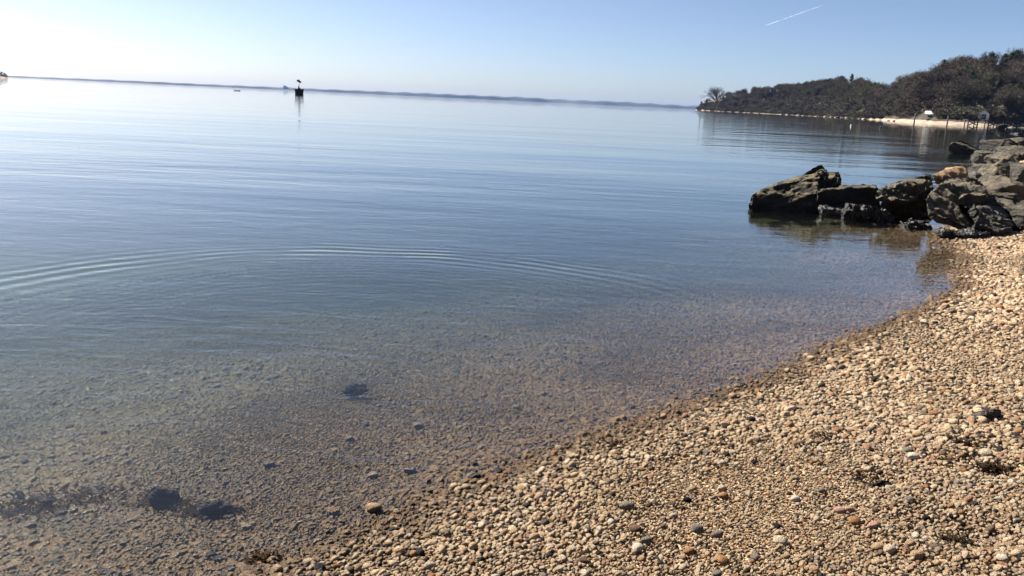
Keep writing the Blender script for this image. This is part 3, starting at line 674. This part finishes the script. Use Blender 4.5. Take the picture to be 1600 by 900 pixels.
# trees
def tree_mat(name, lo, hi):
    g = NT(name); r = g.n('ObjectInfo').outputs['Random']; P = g.pos()
    c = g.ramp(g.math('ADD', g.math('MULTIPLY', r, .65), g.math('MULTIPLY', g.noise(P, .3, 3.), .35)), [(.15, lo), (.85, hi)])
    c = g.mix(g.mapr(g.noise(P, .02, 3., .6), .45, .62, 0, .6), c, (hi[0]*.75, hi[1]*.95, hi[2]*.7))
    g.pbr(c, .95, spec=.1); return g.m
M['bark'] = tree_mat('bark', (.028, .024, .021), (.075, .062, .054)); M['twig'] = tree_mat('twigs', (.017, .014, .012), (.108, .088, .072))
M['needle'] = tree_mat('needles', (.018, .028, .016), (.045, .06, .032)); M['willow'] = tree_mat('willow_twigs', (.16, .15, .11), (.24, .23, .17))
def bare_tree(seed, Ht=10., spread=.45, nl=4, twig=.075, trunkfrac=.25, dens=1.):
    r = random.Random(seed); wood = []; tw = []
    def grow(p, d, L, rad, lvl):
        q = p+d*L
        if lvl <= 2: wood.append(tube(p, q, rad, rad*.62, 5 if lvl == 0 else 3))
        else:
            s = np.cross(d, [r.gauss(0, 1) for _ in range(3)]); s /= np.linalg.norm(s)+1e-9; s = s*max(rad, twig*.5)
            tw.append((p-s, p+s, q))
        if lvl >= nl: return
        nb = [5, 5, 4, 5, 4][lvl]
        for k in range(int(nb*dens+.5)):
            f = r.uniform(.45, 1.) if lvl else r.uniform(.5, 1.)
            b = p+d*L*f
            v = np.array([r.gauss(0, 1) for _ in range(3)]); v -= d*v.dot(d); v /= np.linalg.norm(v)+1e-9
            ang = r.uniform(.35, .95)*(spread/.45)
            nd = d*math.cos(ang)+v*math.sin(ang)+np.array([0, 0, .12]); nd /= np.linalg.norm(nd)
            grow(b, nd, L*r.uniform(.52, .8)*(1.0 if lvl else 1.15), rad*.55, lvl+1)
    grow(np.zeros(3)-[0, 0, .5], np.array([r.gauss(0, .05), r.gauss(0, .05), 1.]), Ht*trunkfrac+.5, Ht*.022, 0)
    W = join(wood); T = []; Tf = []
    for a, b, c in tw: Tf.append((len(T), len(T)+1, len(T)+2)); T += [a, b, c]
    T = np.array(T)
    top = T[:, 2].max(); s = Ht/top
    return (W[0]*s, W[1]), (T*s, Tf)
def evergreen(seed, Ht=16., wd=5., n=3200):
    r = np.random.default_rng(seed); T = []; Tf = []; wood = [tube((0, 0, -.5), (0, 0, Ht*.96), Ht*.018, Ht*.004, 6)]
    lobes = []
    for k in range(34):
        zf = .18+.80*(k+.5)/34; rad = wd*.5*(1-zf)**.55*r.uniform(.55, 1.1)+.25; a = r.uniform(0, 6.28)
        c = np.array([math.cos(a)*rad*.75, math.sin(a)*rad*.75, zf*Ht]); lobes.append((c, .42*rad+.45)); wood.append(tube((0, 0, c[2]-.4), c, Ht*.006, .02, 3))
    for k in range(n):
        c, rd_ = lobes[r.integers(len(lobes))]; v = r.normal(size=3); v /= np.linalg.norm(v); p = c+v*rd_*r.random()**.4*[1.25, 1.25, .7]
        d = r.normal(size=3); d /= np.linalg.norm(d); e = np.cross(d, r.normal(size=3)); e /= np.linalg.norm(e)
        Tf.append((len(T), len(T)+1, len(T)+2)); T += [p-d*.22, p+d*.22, p+e*.34]
    return join(wood), (np.array(T), Tf)
def one_mesh(name, pair, m1, m2):
    V, Fc = join(pair); me = bpy.data.meshes.new(name); me.from_pydata([tuple(v) for v in V], [], Fc)
    me.materials.append(m1); me.materials.append(m2); k = len(pair[0][1])
    mi = np.zeros(len(me.polygons), np.int32); mi[k:] = 1; me.polygons.foreach_set('material_index', mi); me.update(); return me
BT = [bare_tree(s, 10., sp, 5, .05, tf, dn) for s, sp, tf, dn in ((1, .45, .25, 1), (2, .55, .22, 1), (3, .4, .28, 1), (4, .5, .2, 1.1), (5, .6, .18, 1))]
BM = [one_mesh('bare_tree', b, M['bark'], M['twig']) for b in BT]
EG = [evergreen(s, 12., 5.5, 1500) for s in (1, 2)]; EM = [one_mesh('evergreen_tree', e, M['bark'], M['needle']) for e in EG]
BU = [bare_tree(s, 3., .85, 3, .06, .06, 1.3) for s in (11, 12)]; UM = [one_mesh('shrub', b, M['bark'], M['twig']) for b in BU]
def tree_obj(pair, name, loc, sc, label, cat='tree', m2=None, m1=None, group=None, yaw=0.):
    e = empty(name, tuple(loc), label, cat, group); e.scale = sc if isinstance(sc, tuple) else (sc,)*3; e.rotation_euler.z = yaw
    mesh_obj('trunk', pair[0][0], pair[0][1], m1 or M['bark'], e); mesh_obj('crown', pair[1][0], pair[1][1], m2 or M['twig'], e, smooth=False); return e
def hgt_for(px, top, t):
    p = headpt(px, t); D = p[1]; q = atY(px, top, D); return p, q[2]-p[2]
specials = [
 (1118, 132, 25, 'bare', 'lone bare tree rising above the low tip of the headland', 1.15),
 (1512, 92, 150, 'bare', 'bare domed tree on the skyline left of the tall evergreen', 1.3),
 (1551, 83, 140, 'ever', 'tall dark evergreen, highest tree on the headland skyline', 1.0),
 (1532, 90, 150, 'ever', 'shorter dark evergreen just left of the highest tree', 1.0),
 (1443, 108, 140, 'bare', 'rounded bare tree where the skyline steps up', 1.1),
 (1476, 100, 150, 'bare', 'broad bare tree on the skyline right of the step', 1.3),
 (1323, 115, 140, 'ever', 'small dark evergreen topping the left hill skyline', 1.0),
 (1095, 158, 12, 'ever', 'small dark evergreen at the very tip of the headland', 1.3),
 (1103, 154, 14, 'ever', 'second small evergreen at the tip of the headland', 1.2),
 (1547, 118, 60, 'ever', 'dark evergreen part way down the slope below the highest tree', 1.1),
 (1597, 118, 60, 'ever', 'dark evergreen on the slope at the right edge', 1.0),
 (1588, 100, 150, 'bare', 'bare tree on the skyline near the right edge', 1.2),
]
for i_, (px, top, t, kd, lab, wd) in enumerate(specials):
    p, hh_ = hgt_for(px, top, t)
    if kd == 'bare': pr = bare_tree(70+i_, hh_, .5, 5, .06, .22, 1.1); tree_obj(pr, 'bare_tree', p, (wd, wd, 1.), lab)
    else: pr = evergreen(70+i_, hh_, max(hh_*.33, 4)*wd, 3200); tree_obj(pr, 'evergreen_tree', p, 1., lab, m2=M['needle'])
for px, top, t, lab in ((1530, 162, 22, 'pale grey green rounded shrub left of the white gabled hut'), (1552, 160, 26, 'pale rounded shrub right behind the white gabled hut'), (1467, 172, 18, 'low pale shrub right of the white beach shed')):
    p, hh_ = hgt_for(px, top, t); pr = bare_tree(int(px), max(hh_, 2.5), .7, 4, .10, .08, 1.2); tree_obj(pr, 'shrub', p, .95, lab, 'shrub', M['willow'])
tr_ = []
for k in range(1500):
    px = random.uniform(1094, 1650) if random.random() < .85 else random.uniform(1650, 2400)
    t = 20+150*random.random()**.85
    low = px < 1345 and t < 75 and px > 1150
    if px < 1150: t = random.uniform(10, 120)
    if low and random.random() < .85: continue
    if any(abs(px-q_[0]) < 10 and t > q_[2]-30 and t < q_[2]+80 for q_ in specials): continue
    if t < 45 and (abs(px-1453) < 12 or abs(px-1535) < 10): continue
    p = headpt(px, t); H_ = random.uniform(5.5, 12)*(1.15 if px > 1400 else 1)*(min(max((px-1087)/60, .4), 1))
    tr_.append((H_/math.hypot(p[0], p[1])*(1.6 if t > 120 or t < 40 else 1), px, t, p, H_))
tr_.sort(key=lambda q: (-q[0] if q[1] < 1620 else 10))
def as_points(name, items, coll, label, nsh):
    me = bpy.data.meshes.new(name); me.vertices.add(len(items))
    me.vertices.foreach_set('co', np.array([q[0] for q in items], np.float32).ravel())
    for nm, ty, arr, key in (('prot', 'FLOAT_VECTOR', [(0, 0, random.uniform(0, 6.28)) for _ in items], 'vector'), ('pscl', 'FLOAT_VECTOR', [q[1] for q in items], 'vector'), ('pidx', 'INT', [random.randrange(nsh) for _ in items], 'value')):
        a = me.attributes.new(nm, ty, 'POINT'); a.data.foreach_set(key, np.array(arr, np.int32 if ty == 'INT' else np.float32).ravel())
    o = bpy.data.objects.new(name, me); COL.objects.link(o); o.modifiers.new('scatter', 'NODES').node_group = scatter_group(name+'_scatter', coll)
    return tag(o, label, kind='stuff')
for k, (_, px, t, p, H_) in enumerate(tr_[:285]):
    ev = random.random() < (.10 if px > 1480 else .04)
    o = bpy.data.objects.new('evergreen_tree' if ev else 'bare_tree', EM[k % 2] if ev else BM[k % 5]); COL.objects.link(o)
    s = H_/(12 if ev else 10); o.location = p; o.scale = (s*1.1, s*1.1, s); o.rotation_euler.z = random.uniform(0, 6.28)
    side = 'left' if px < 1390 else 'right'
    zone = 'at the foot of' if t < 48 else ('half way up' if t < 105 else 'near the skyline of')
    tag(o, f'dark evergreen within the bare wood {zone} the {side} headland hill' if ev else f'leafless brown tree in the wood {zone} the {side} headland hill', 'tree', f'{"evergreens" if ev else "bare trees"} {zone} the {side} headland hill')
tcol = bpy.data.collections.new('tree_shapes')
for b in BM: tcol.objects.link(bpy.data.objects.new('bare_tree_shape', b))
ucol = bpy.data.collections.new('shrub_shapes')
for b in UM: ucol.objects.link(bpy.data.objects.new('shrub_shape', b))
as_points('wood', [(p, (H_/9,)*3) for _, px, t, p, H_ in tr_[285:]], tcol, 'mass of bare winter wood covering the headland hills', 5)
br = []
for k in range(5200):
    px = random.uniform(1092, 1640) if k < 4600 else random.uniform(1640, 2400); t = 9+random.random()**1.4*130
    if px < 1150: t = 6+random.random()*60
    if t < 32 and (abs(px-1453) < 16 or abs(px-1535) < 12): continue
    if px > 1380 and t < 17: continue
    p = headpt(px, t); s = random.uniform(.6, 1.25)*(1 if px > 1340 else 1.1); br.append((p, (s*1.5, s*1.5, s)))
as_points('brush', br, ucol, 'low brown brush on the bluff behind the far beach', 2)

# ------------------------------------------------------------------ buildings, pier, rocks on the far beach
def flat_mat(name, c, r=.8, n=.1):
    g = NT(name); P = g.pos(); k = g.noise(P, 2., 4.)
    g.pbr(g.mix(k, tuple(v*(1-n) for v in c), tuple(min(v*(1+n), 1) for v in c)), r, spec=.2); return g.m
M['white'] = flat_mat('white_paint', (.68, .67, .64)); M['roof'] = flat_mat('roof_grey', (.10, .095, .09)); M['darkopen'] = flat_mat('dark_timber', (.035, .03, .027)); M['timber'] = flat_mat('weathered_timber', (.06, .05, .042))
M['whiteroof'] = flat_mat('white_roof', (.55, .55, .53))
def face_yaw(p): return -math.atan2(p[0], p[1])
def part(name, parent, bx, mat): return mesh_obj(name, *join(bx) if isinstance(bx, list) else bx, mat, parent, smooth=False)
def gable(w_, d, h0, h1_, over=0.):
    w2, d2 = w_/2+over, d/2+over
    V = np.array([(-w2, -d2, h0), (w2, -d2, h0), (w2, d2, h0), (-w2, d2, h0), (0, -d2, h1_), (0, d2, h1_)]); return V, [(0, 1, 4), (2, 3, 5), (1, 2, 5, 4), (3, 0, 4, 5), (0, 3, 2, 1)]
# white beach shed
p = headpt(1453, 15); yw = face_yaw(p)
s_ = empty('beach_shed', tuple(p), 'low white beach shed with pale roof on the far sand', 'shed'); s_.rotation_euler.z = yw
part('wall', s_, box(0, 0, .45, 5.0, 3, 2.2), M['white']); V = np.array([(-2.7, -2., 1.35), (2.7, -2., 1.35), (2.7, 1.8, 2.7), (-2.7, 1.8, 2.7), (-2.7, -2., 1.5), (2.7, -2., 1.5), (2.7, 1.8, 2.85), (-2.7, 1.8, 2.85)])
part('roof', s_, (V, [(3, 2, 1, 0), (4, 5, 6, 7), (0, 1, 5, 4), (1, 2, 6, 5), (2, 3, 7, 6), (3, 0, 4, 7)]), M['whiteroof'])
part('door', s_, box(-.2, -1.53, .35, 2.2, .08, 1.1), M['darkopen'])
# gabled hut
p = headpt(1535, 16); yw = face_yaw(p)
s_ = empty('beach_hut', tuple(p), 'small white gabled hut with dark doorway behind the pier', 'hut'); s_.rotation_euler.z = yw; s_.scale = (1.3, 1.3, 1.15)
part('wall', s_, [box(0, 0, .9, 3.4, 3.4, 2.2), gable(3.4, 3.4, 2.0, 3.4)], M['white']); part('roof', s_, [(gable(3.4, 3.4, 2.02, 3.42, .22)[0]+[0, .1, .06], [(1, 2, 5, 4), (3, 0, 4, 5)])], M['whiteroof'])
part('door', s_, box(.1, -1.73, .9, 1.3, .08, 1.8), M['darkopen'])
# house among the trees
p = headpt(1205, 85); p[2] += 2; yw = face_yaw(p)
s_ = empty('house', tuple(p), 'dark roofed house with white chimneys half hidden in the left hill wood', 'house'); s_.rotation_euler.z = yw
part('wall', s_, box(0, 0, 2, 15, 8, 5.5), M['timber']); rf = part('roof', s_, gable(15.6, 8.6, 4.8, 8.0), M['roof'])
for x in (-4, 3, 4.8): part('chimney', rf, box(x, -1, 7.2, 1.0, 1.0, 4.2), M['white'])
for x in (-5, -2, 2, 5): part('window', s_, box(x, -4.03, 2.6, 1.2, .08, 1.5), M['darkopen'])
p = headpt(1191, 60); p[2] += 1.2; yw = face_yaw(p)
s_ = empty('white_cottage', tuple(p), 'narrow white gable of a cottage left of the dark roofed house', 'cottage'); s_.rotation_euler.z = yw
part('wall', s_, [box(0, 0, 1.2, 2.6, 3, 4.2), gable(2.6, 3, 3.3, 5.2)], M['white']); part('roof', s_, [(gable(2.6, 3, 3.32, 5.22, .2)[0]+[0, .15, .05], [(1, 2, 5, 4), (3, 0, 4, 5)])], M['roof'])
# pier
Yp = 345.
px_list = [1513, 1528, 1545, 1559, 1575, 1590, 1606, 1622, 1640]
pier = empty('pier', (0, 0, 0), 'dark timber pier on cross braced piles at the far right', 'pier')
tops = []; K = []
for px in px_list: q = atY(px, 190, Yp); K.append(q[0])
zt = 2.35
def local(px, s=0.): return np.array([s, 0, 0])
for x in K:
    V, Fc = tube((x, Yp, -1.8), (x, Yp, zt+.3), .26, .24, 7); mesh_obj('pile', V, Fc, M['timber'], pier)
    V, Fc = tube((x, Yp+2.6, -1.8), (x, Yp+2.6, zt+.1), .24, .22, 7); mesh_obj('pile', V, Fc, M['timber'], pier)
for i_ in range(0, len(K)-1):
    if i_ in (1, 3): continue
    for za, zb in ((.25, zt-.4), (zt-.4, .25)):
        V, Fc = tube((K[i_], Yp-.28, za), (K[i_+1], Yp-.28, zb), .2, .2, 4); mesh_obj('brace', V, Fc, M['timber'], pier)
mesh_obj('deck', *box((K[0]+K[-1])/2, Yp+1.3, zt+.12, K[-1]-K[0]+1, 3.2, .24), M['timber'], pier, smooth=False)
mesh_obj('handrail', *box((K[0]+K[-1])/2, Yp-.2, zt+1.05, K[-1]-K[0]+1, .12, .14), M['timber'], pier, smooth=False)
for px, lab in ((1428.6, 'dark mooring pile standing alone off the far sand, left one'), (1480.5, 'dark mooring pile standing alone between left pile and pier')):
    q = atY(px, 190, 350); V, Fc = tube((0, 0, -1.8), (0, 0, 4.1 if px < 1450 else 3.7), .30, .26, 8)
    o = mesh_obj('mooring_pile', V-[0, 0, -1.8], Fc, M['timber']); o.location = (q[0], q[1], -1.8); tag(o, lab, 'post', 'mooring piles')
# riprap and stones on the far shore
fr_ = [(1293, 181.5, 9), (1302, 182, 8), (1310, 183, 12), (1318, 182.5, 7), (1326, 183.5, 10), (1335, 184, 9), (1344, 184.5, 8), (1352, 184.5, 6), (1390, 186, 8), (1398, 187.5, 9), (1175, 175.5, 6), (1186, 176, 7), (1222, 177.5, 6), (1232, 178, 5)]
for i_, (px, py, wp) in enumerate(fr_):
    a = azim(px); D = float(np.interp(a, AZ, DD))-3; x, y = D*math.sin(a), D*math.cos(a); wm = wp/FPX*y*1.1; r = np.random.default_rng(200+i_)
    V = r.normal(size=(14, 3)); V /= np.linalg.norm(V, axis=1)[:, None]; V = V*[wm/2, wm*.35, wm*.2]+np.array([x, y, .15])
    where = 'in the dark row at the middle of the far shore' if 1290 < px < 1360 else ('on the sand left of the mooring piles' if px > 1360 else 'below the bluff of the left hill')
    rock('shore_rock', [V], RM['dark'] if i_ % 3 else RM['grey'], ('dark' if i_ % 3 else 'greyish')+' shore rock '+where, voxel=wm/14, rough=.7, seed=100+i_, group='rocks on the far shore')

# ------------------------------------------------------------------ things on the water
q = ground(467.5, 148.3); D = q[1]
M['steel'] = flat_mat('dark_steel', (.025, .025, .028), .6); M['rust'] = flat_mat('dark_concrete', (.03, .028, .028), .9)
mk = empty('channel_marker', (q[0], q[1], 0), 'squat black channel marker with a mast light far out on the water', 'marker')
k_ = D/FPX
def lathe(prof, n=18):
    V = [(r*math.cos(2*math.pi*i/n), r*math.sin(2*math.pi*i/n), z) for r, z in prof for i in range(n)]
    Fc = [(a*n+i, a*n+(i+1) % n, (a+1)*n+(i+1) % n, (a+1)*n+i) for a in range(len(prof)-1) for i in range(n)]+[tuple(range(n))[::-1], tuple(range((len(prof)-1)*n, len(prof)*n))]
    return np.array(V), Fc
hb = 8.8*k_; rb = 7.1*k_
mesh_obj('base', *lathe([(rb*.86, -2.2), (rb*.88, hb*.5), (rb*.97, hb*.86), (rb, hb*.88), (rb, hb), (rb*.96, hb)]), M['rust'], mk)
mesh_obj('equipment_box', *join([box(0, 0, hb+.45*2.2*k_, 2.6*k_, 2.4*k_, 2.2*k_), box(-.5*k_, 0, hb+3.2*k_, 1.2*k_, 1.2*k_, 2.6*k_)]), M['steel'], mk, smooth=False)
mesh_obj('mast', *tube((0, 0, hb), (0, 0, hb+11*k_), .32*k_, .22*k_, 8), M['steel'], mk)
V, Fc = box(0, 0, 0, 6.0*k_, 4.2*k_, 2.4*k_); c_, s2 = math.cos(.45), math.sin(.45); V = np.stack([V[:, 0]*c_+V[:, 2]*s2, V[:, 1], -V[:, 0]*s2+V[:, 2]*c_], 1)
pn = mesh_obj('solar_panel', V*[1, 1, 1]+[0, 0, hb+11.2*k_], Fc, M['steel'], mk, smooth=False)
mesh_obj('lantern', *lathe([(.9*k_, hb+11.2*k_), (1.1*k_, hb+12.4*k_), (1.0*k_, hb+13.4*k_), (.3*k_, hb+14.*k_)], 10), M['steel'], mk)
for i_ in range(6):
    a = i_*math.pi/3; mesh_obj('railing_post', *tube((rb*.9*math.cos(a), rb*.9*math.sin(a), hb), (rb*.9*math.cos(a), rb*.9*math.sin(a), hb+.5), .03, .03, 4), M['steel'], mk)
def skiff(L, W, Hh):
    prof = []; V = []; n = 9
    for i in range(n):
        u = i/(n-1); w2 = W/2*(1-max(0, (u-.55)/.45)**2.2)*(.85+.15*min(u*4, 1))+.01; zk = Hh*.35*max(0, (u-.6)/.4)**2
        sheer = Hh*(1+.25*u*u); x = (u-.5)*L
        V += [(x, -w2, sheer), (x, -w2*.75, zk+.05), (x, 0, zk), (x, w2*.75, zk+.05), (x, w2, sheer), (x, 0, sheer*.55)]
    Fc = [(i*6+k, (i+1)*6+k, (i+1)*6+(k+1) % 6, i*6+(k+1) % 6) for i in range(n-1) for k in range(6)]
    Fc += [(0, 5, 4, 3, 2, 1), tuple((n-1)*6+k for k in range(6))]; return np.array(V), Fc
M['pale'] = flat_mat('pale_hull', (.34, .38, .36), .5)
q = ground(371, 142.2); L = 9*q[1]/FPX
e = empty('skiff', (q[0], q[1], -.12), 'tiny pale skiff low on the water left of the marker', 'boat'); mesh_obj('hull', *skiff(L, L*.36, L*.14), M['pale'], e)
mesh_obj('thwart', *box(0, 0, L*.12, L*.1, L*.30, L*.02), M['timber'], e, smooth=False); mesh_obj('outboard_motor', *join([box(-L*.52, 0, L*.17, L*.06, L*.07, L*.12), box(-L*.53, 0, L*.05, L*.02, L*.03, L*.2)]), M['steel'], e, smooth=False)
for px, py, mt, lab, rr_ in ((1329.5, 197.8, 'white', 'small white mooring buoy off the wooded headland', .11), (1376, 200.5, 'steel', 'small black mooring buoy off the wooded headland', .15)):
    q = ground(px, py); e = empty('mooring_buoy', (q[0], q[1], 0), lab, 'buoy', 'mooring buoys'); mesh_obj('float', *lathe([(.05, -.15), (rr_*.8, -.06), (rr_, .08), (rr_*.85, .24), (rr_*.4, .34), (.04, .37)], 14), M[mt], e)
    mesh_obj('ring', *tube((0, 0, .35), (0, 0, .5), .035, .03, 6), M['steel'], e)

# ------------------------------------------------------------------ far shore, islet, far buildings
g = NT('far_forest'); P = g.pos(); g.pbr(g.ramp(g.noise(P, .006, 5.), [(.3, (.022, .03, .036)), (.7, (.045, .055, .055))]), .95, g.noise(P, .03, 3.), 8.)
fa = np.linspace(-1.35, 1.35, 900); Ds = 9300+500*fbm(p3(fa*9, fa*0), 3, 51)
pxa = 800+FPX*np.tan(fa)
top = np.interp(pxa, [-800, 0, 60, 200, 420, 520, 650, 760, 820, 880, 960, 1040, 1090, 1400, 3000], [14, 14, 16, 24, 30, 36, 42, 48, 52, 44, 50, 42, 45, 46, 50])
top = top*.86*(1+.09*fbm(p3(fa*25, fa*0), 3, 61))+1.0*fbm(p3(fa*700, fa*0), 3, 71)
prof = [(-60, -2), (0, .0), (15, .55), (60, .8), (260, 1.), (600, .95), (1200, -.1)]
V = np.array([[(Ds[k]+dt)*math.sin(fa[k]), (Ds[k]+dt)*math.cos(fa[k]), (top[k]*zf*(1+.1*math.sin(k*.7+dt)) if zf > 0 else zf)] for k in range(len(fa)) for dt, zf in prof])
npf = len(prof); i, j = np.meshgrid(np.arange(len(fa)-1), np.arange(npf-1), indexing='ij')
Fq = np.stack([i*npf+j, i*npf+j+1, (i+1)*npf+j+1, (i+1)*npf+j], -1).reshape(-1, 4)
tag(mesh_obj('far_shore', V, Fq, g.m), kind='structure')
M['farwall'] = flat_mat('far_concrete', (.30, .31, .33))
a0 = math.atan((447-800)/FPX*1.0); q = atY(446, 139, 8900.); e = empty('power_station', (q[0], q[1], 12), 'faint grey block of buildings on the far horizon left of the marker', 'building')
mesh_obj('main_hall', *box(0, 0, 14, 26, 20, 34), M['farwall'], e, smooth=False); mesh_obj('annex', *box(22, 2, 8, 18, 20, 22), M['farwall'], e, smooth=False); mesh_obj('tower', *box(-17, 0, 17, 7, 8, 40), M['farwall'], e, smooth=False)
# islet on the left
D0 = 1150.
def isl(px, t, z): 
    a = azim(px); return np.array([(D0+t)*math.sin(a), (D0+t)*math.cos(a), z])
ix = np.linspace(-420, 21, 60); rows = []
for px in ix:
    hpx = np.interp(px, [-420, -100, 0, 8, 14, 21], [9, 7, 2.6, 2.0, .8, .1]); rows.append([isl(px, t, zf*hpx*1.0 if zf > 0 else -1.) for t, zf in ((-3, -1), (2, .25), (12, .8), (30, 1), (60, .8), (90, -1))])
V = np.array(rows).reshape(-1, 3); i, j = np.meshgrid(np.arange(59), np.arange(5), indexing='ij'); Fq = np.stack([i*6+j, i*6+j+1, (i+1)*6+j+1, (i+1)*6+j], -1).reshape(-1, 4)
tag(mesh_obj('point_of_land', V, Fq, hd.data.materials[0]), kind='structure')
for k in range(34):
    px = (-2, 3, 7, 10)[k] if k < 4 else random.uniform(-300, 2)
    hp = np.interp(px, [-300, -20, 0, 4, 8, 13], [11, 10, 7.5, 6.5, 5.2, 3.0]); p = isl(px, random.uniform(12, 30), .6)
    o = bpy.data.objects.new('evergreen_tree', EM[k % 2]); COL.objects.link(o); o.location = p; s = hp/12; o.scale = (s*1.6, s*1.6, s); o.rotation_euler.z = k
    tag(o, 'dark tree on the low point of land at the left edge', 'tree', 'trees on the left point of land')

# ------------------------------------------------------------------ contrail
g = NT('contrail_ice'); n = g.noise(g.pos(), .004, 4.)
df = g.n('BsdfDiffuse', {'Color': (.9, .9, .92, 1)}); tp = g.n('BsdfTransparent'); tl_ = g.n('BsdfTranslucent', {'Color': (.95, .95, .96, 1)}); md_ = g.n('MixShader', {0: .6, 1: df.outputs[0], 2: tl_.outputs[0]}); mxx = g.n('MixShader', {0: g.mapr(n, .38, .6, .05, .33), 1: tp.outputs[0], 2: md_.outputs[0]}); g.t.links.new(mxx.outputs[0], g.out.inputs[0])
pa, pb = atY(1197, 39.5, 40000.), atY(1286, 8, 40000.); n_ = 60; ring_n = 8; V = []
ax_ = (pb-pa)/np.linalg.norm(pb-pa); e1_ = np.cross(ax_, [0, 1, 0]); e1_ /= np.linalg.norm(e1_); e2_ = np.cross(ax_, e1_)
for k in range(n_):
    u = k/(n_-1); c = pa+(pb-pa)*u; r_ = 12*(math.sin(math.pi*min(u*1.0+.05, .95))**.4)*(.55+.45*float(fbm(np.array([[u*14, 0, 0]]), 3, 5)[0]+.5))+2
    for i_ in range(ring_n): t = 2*math.pi*i_/ring_n; V.append(c+r_*(e1_*math.cos(t)+e2_*math.sin(t)))
Fc = [(a*ring_n+i_, a*ring_n+(i_+1) % ring_n, (a+1)*ring_n+(i_+1) % ring_n, (a+1)*ring_n+i_) for a in range(n_-1) for i_ in range(ring_n)]
V = np.array(V); o = mesh_obj('contrail', V-pa, Fc, g.m); o.location = pa
tag(o, 'short white aircraft trail high in the sky at upper right', 'contrail')
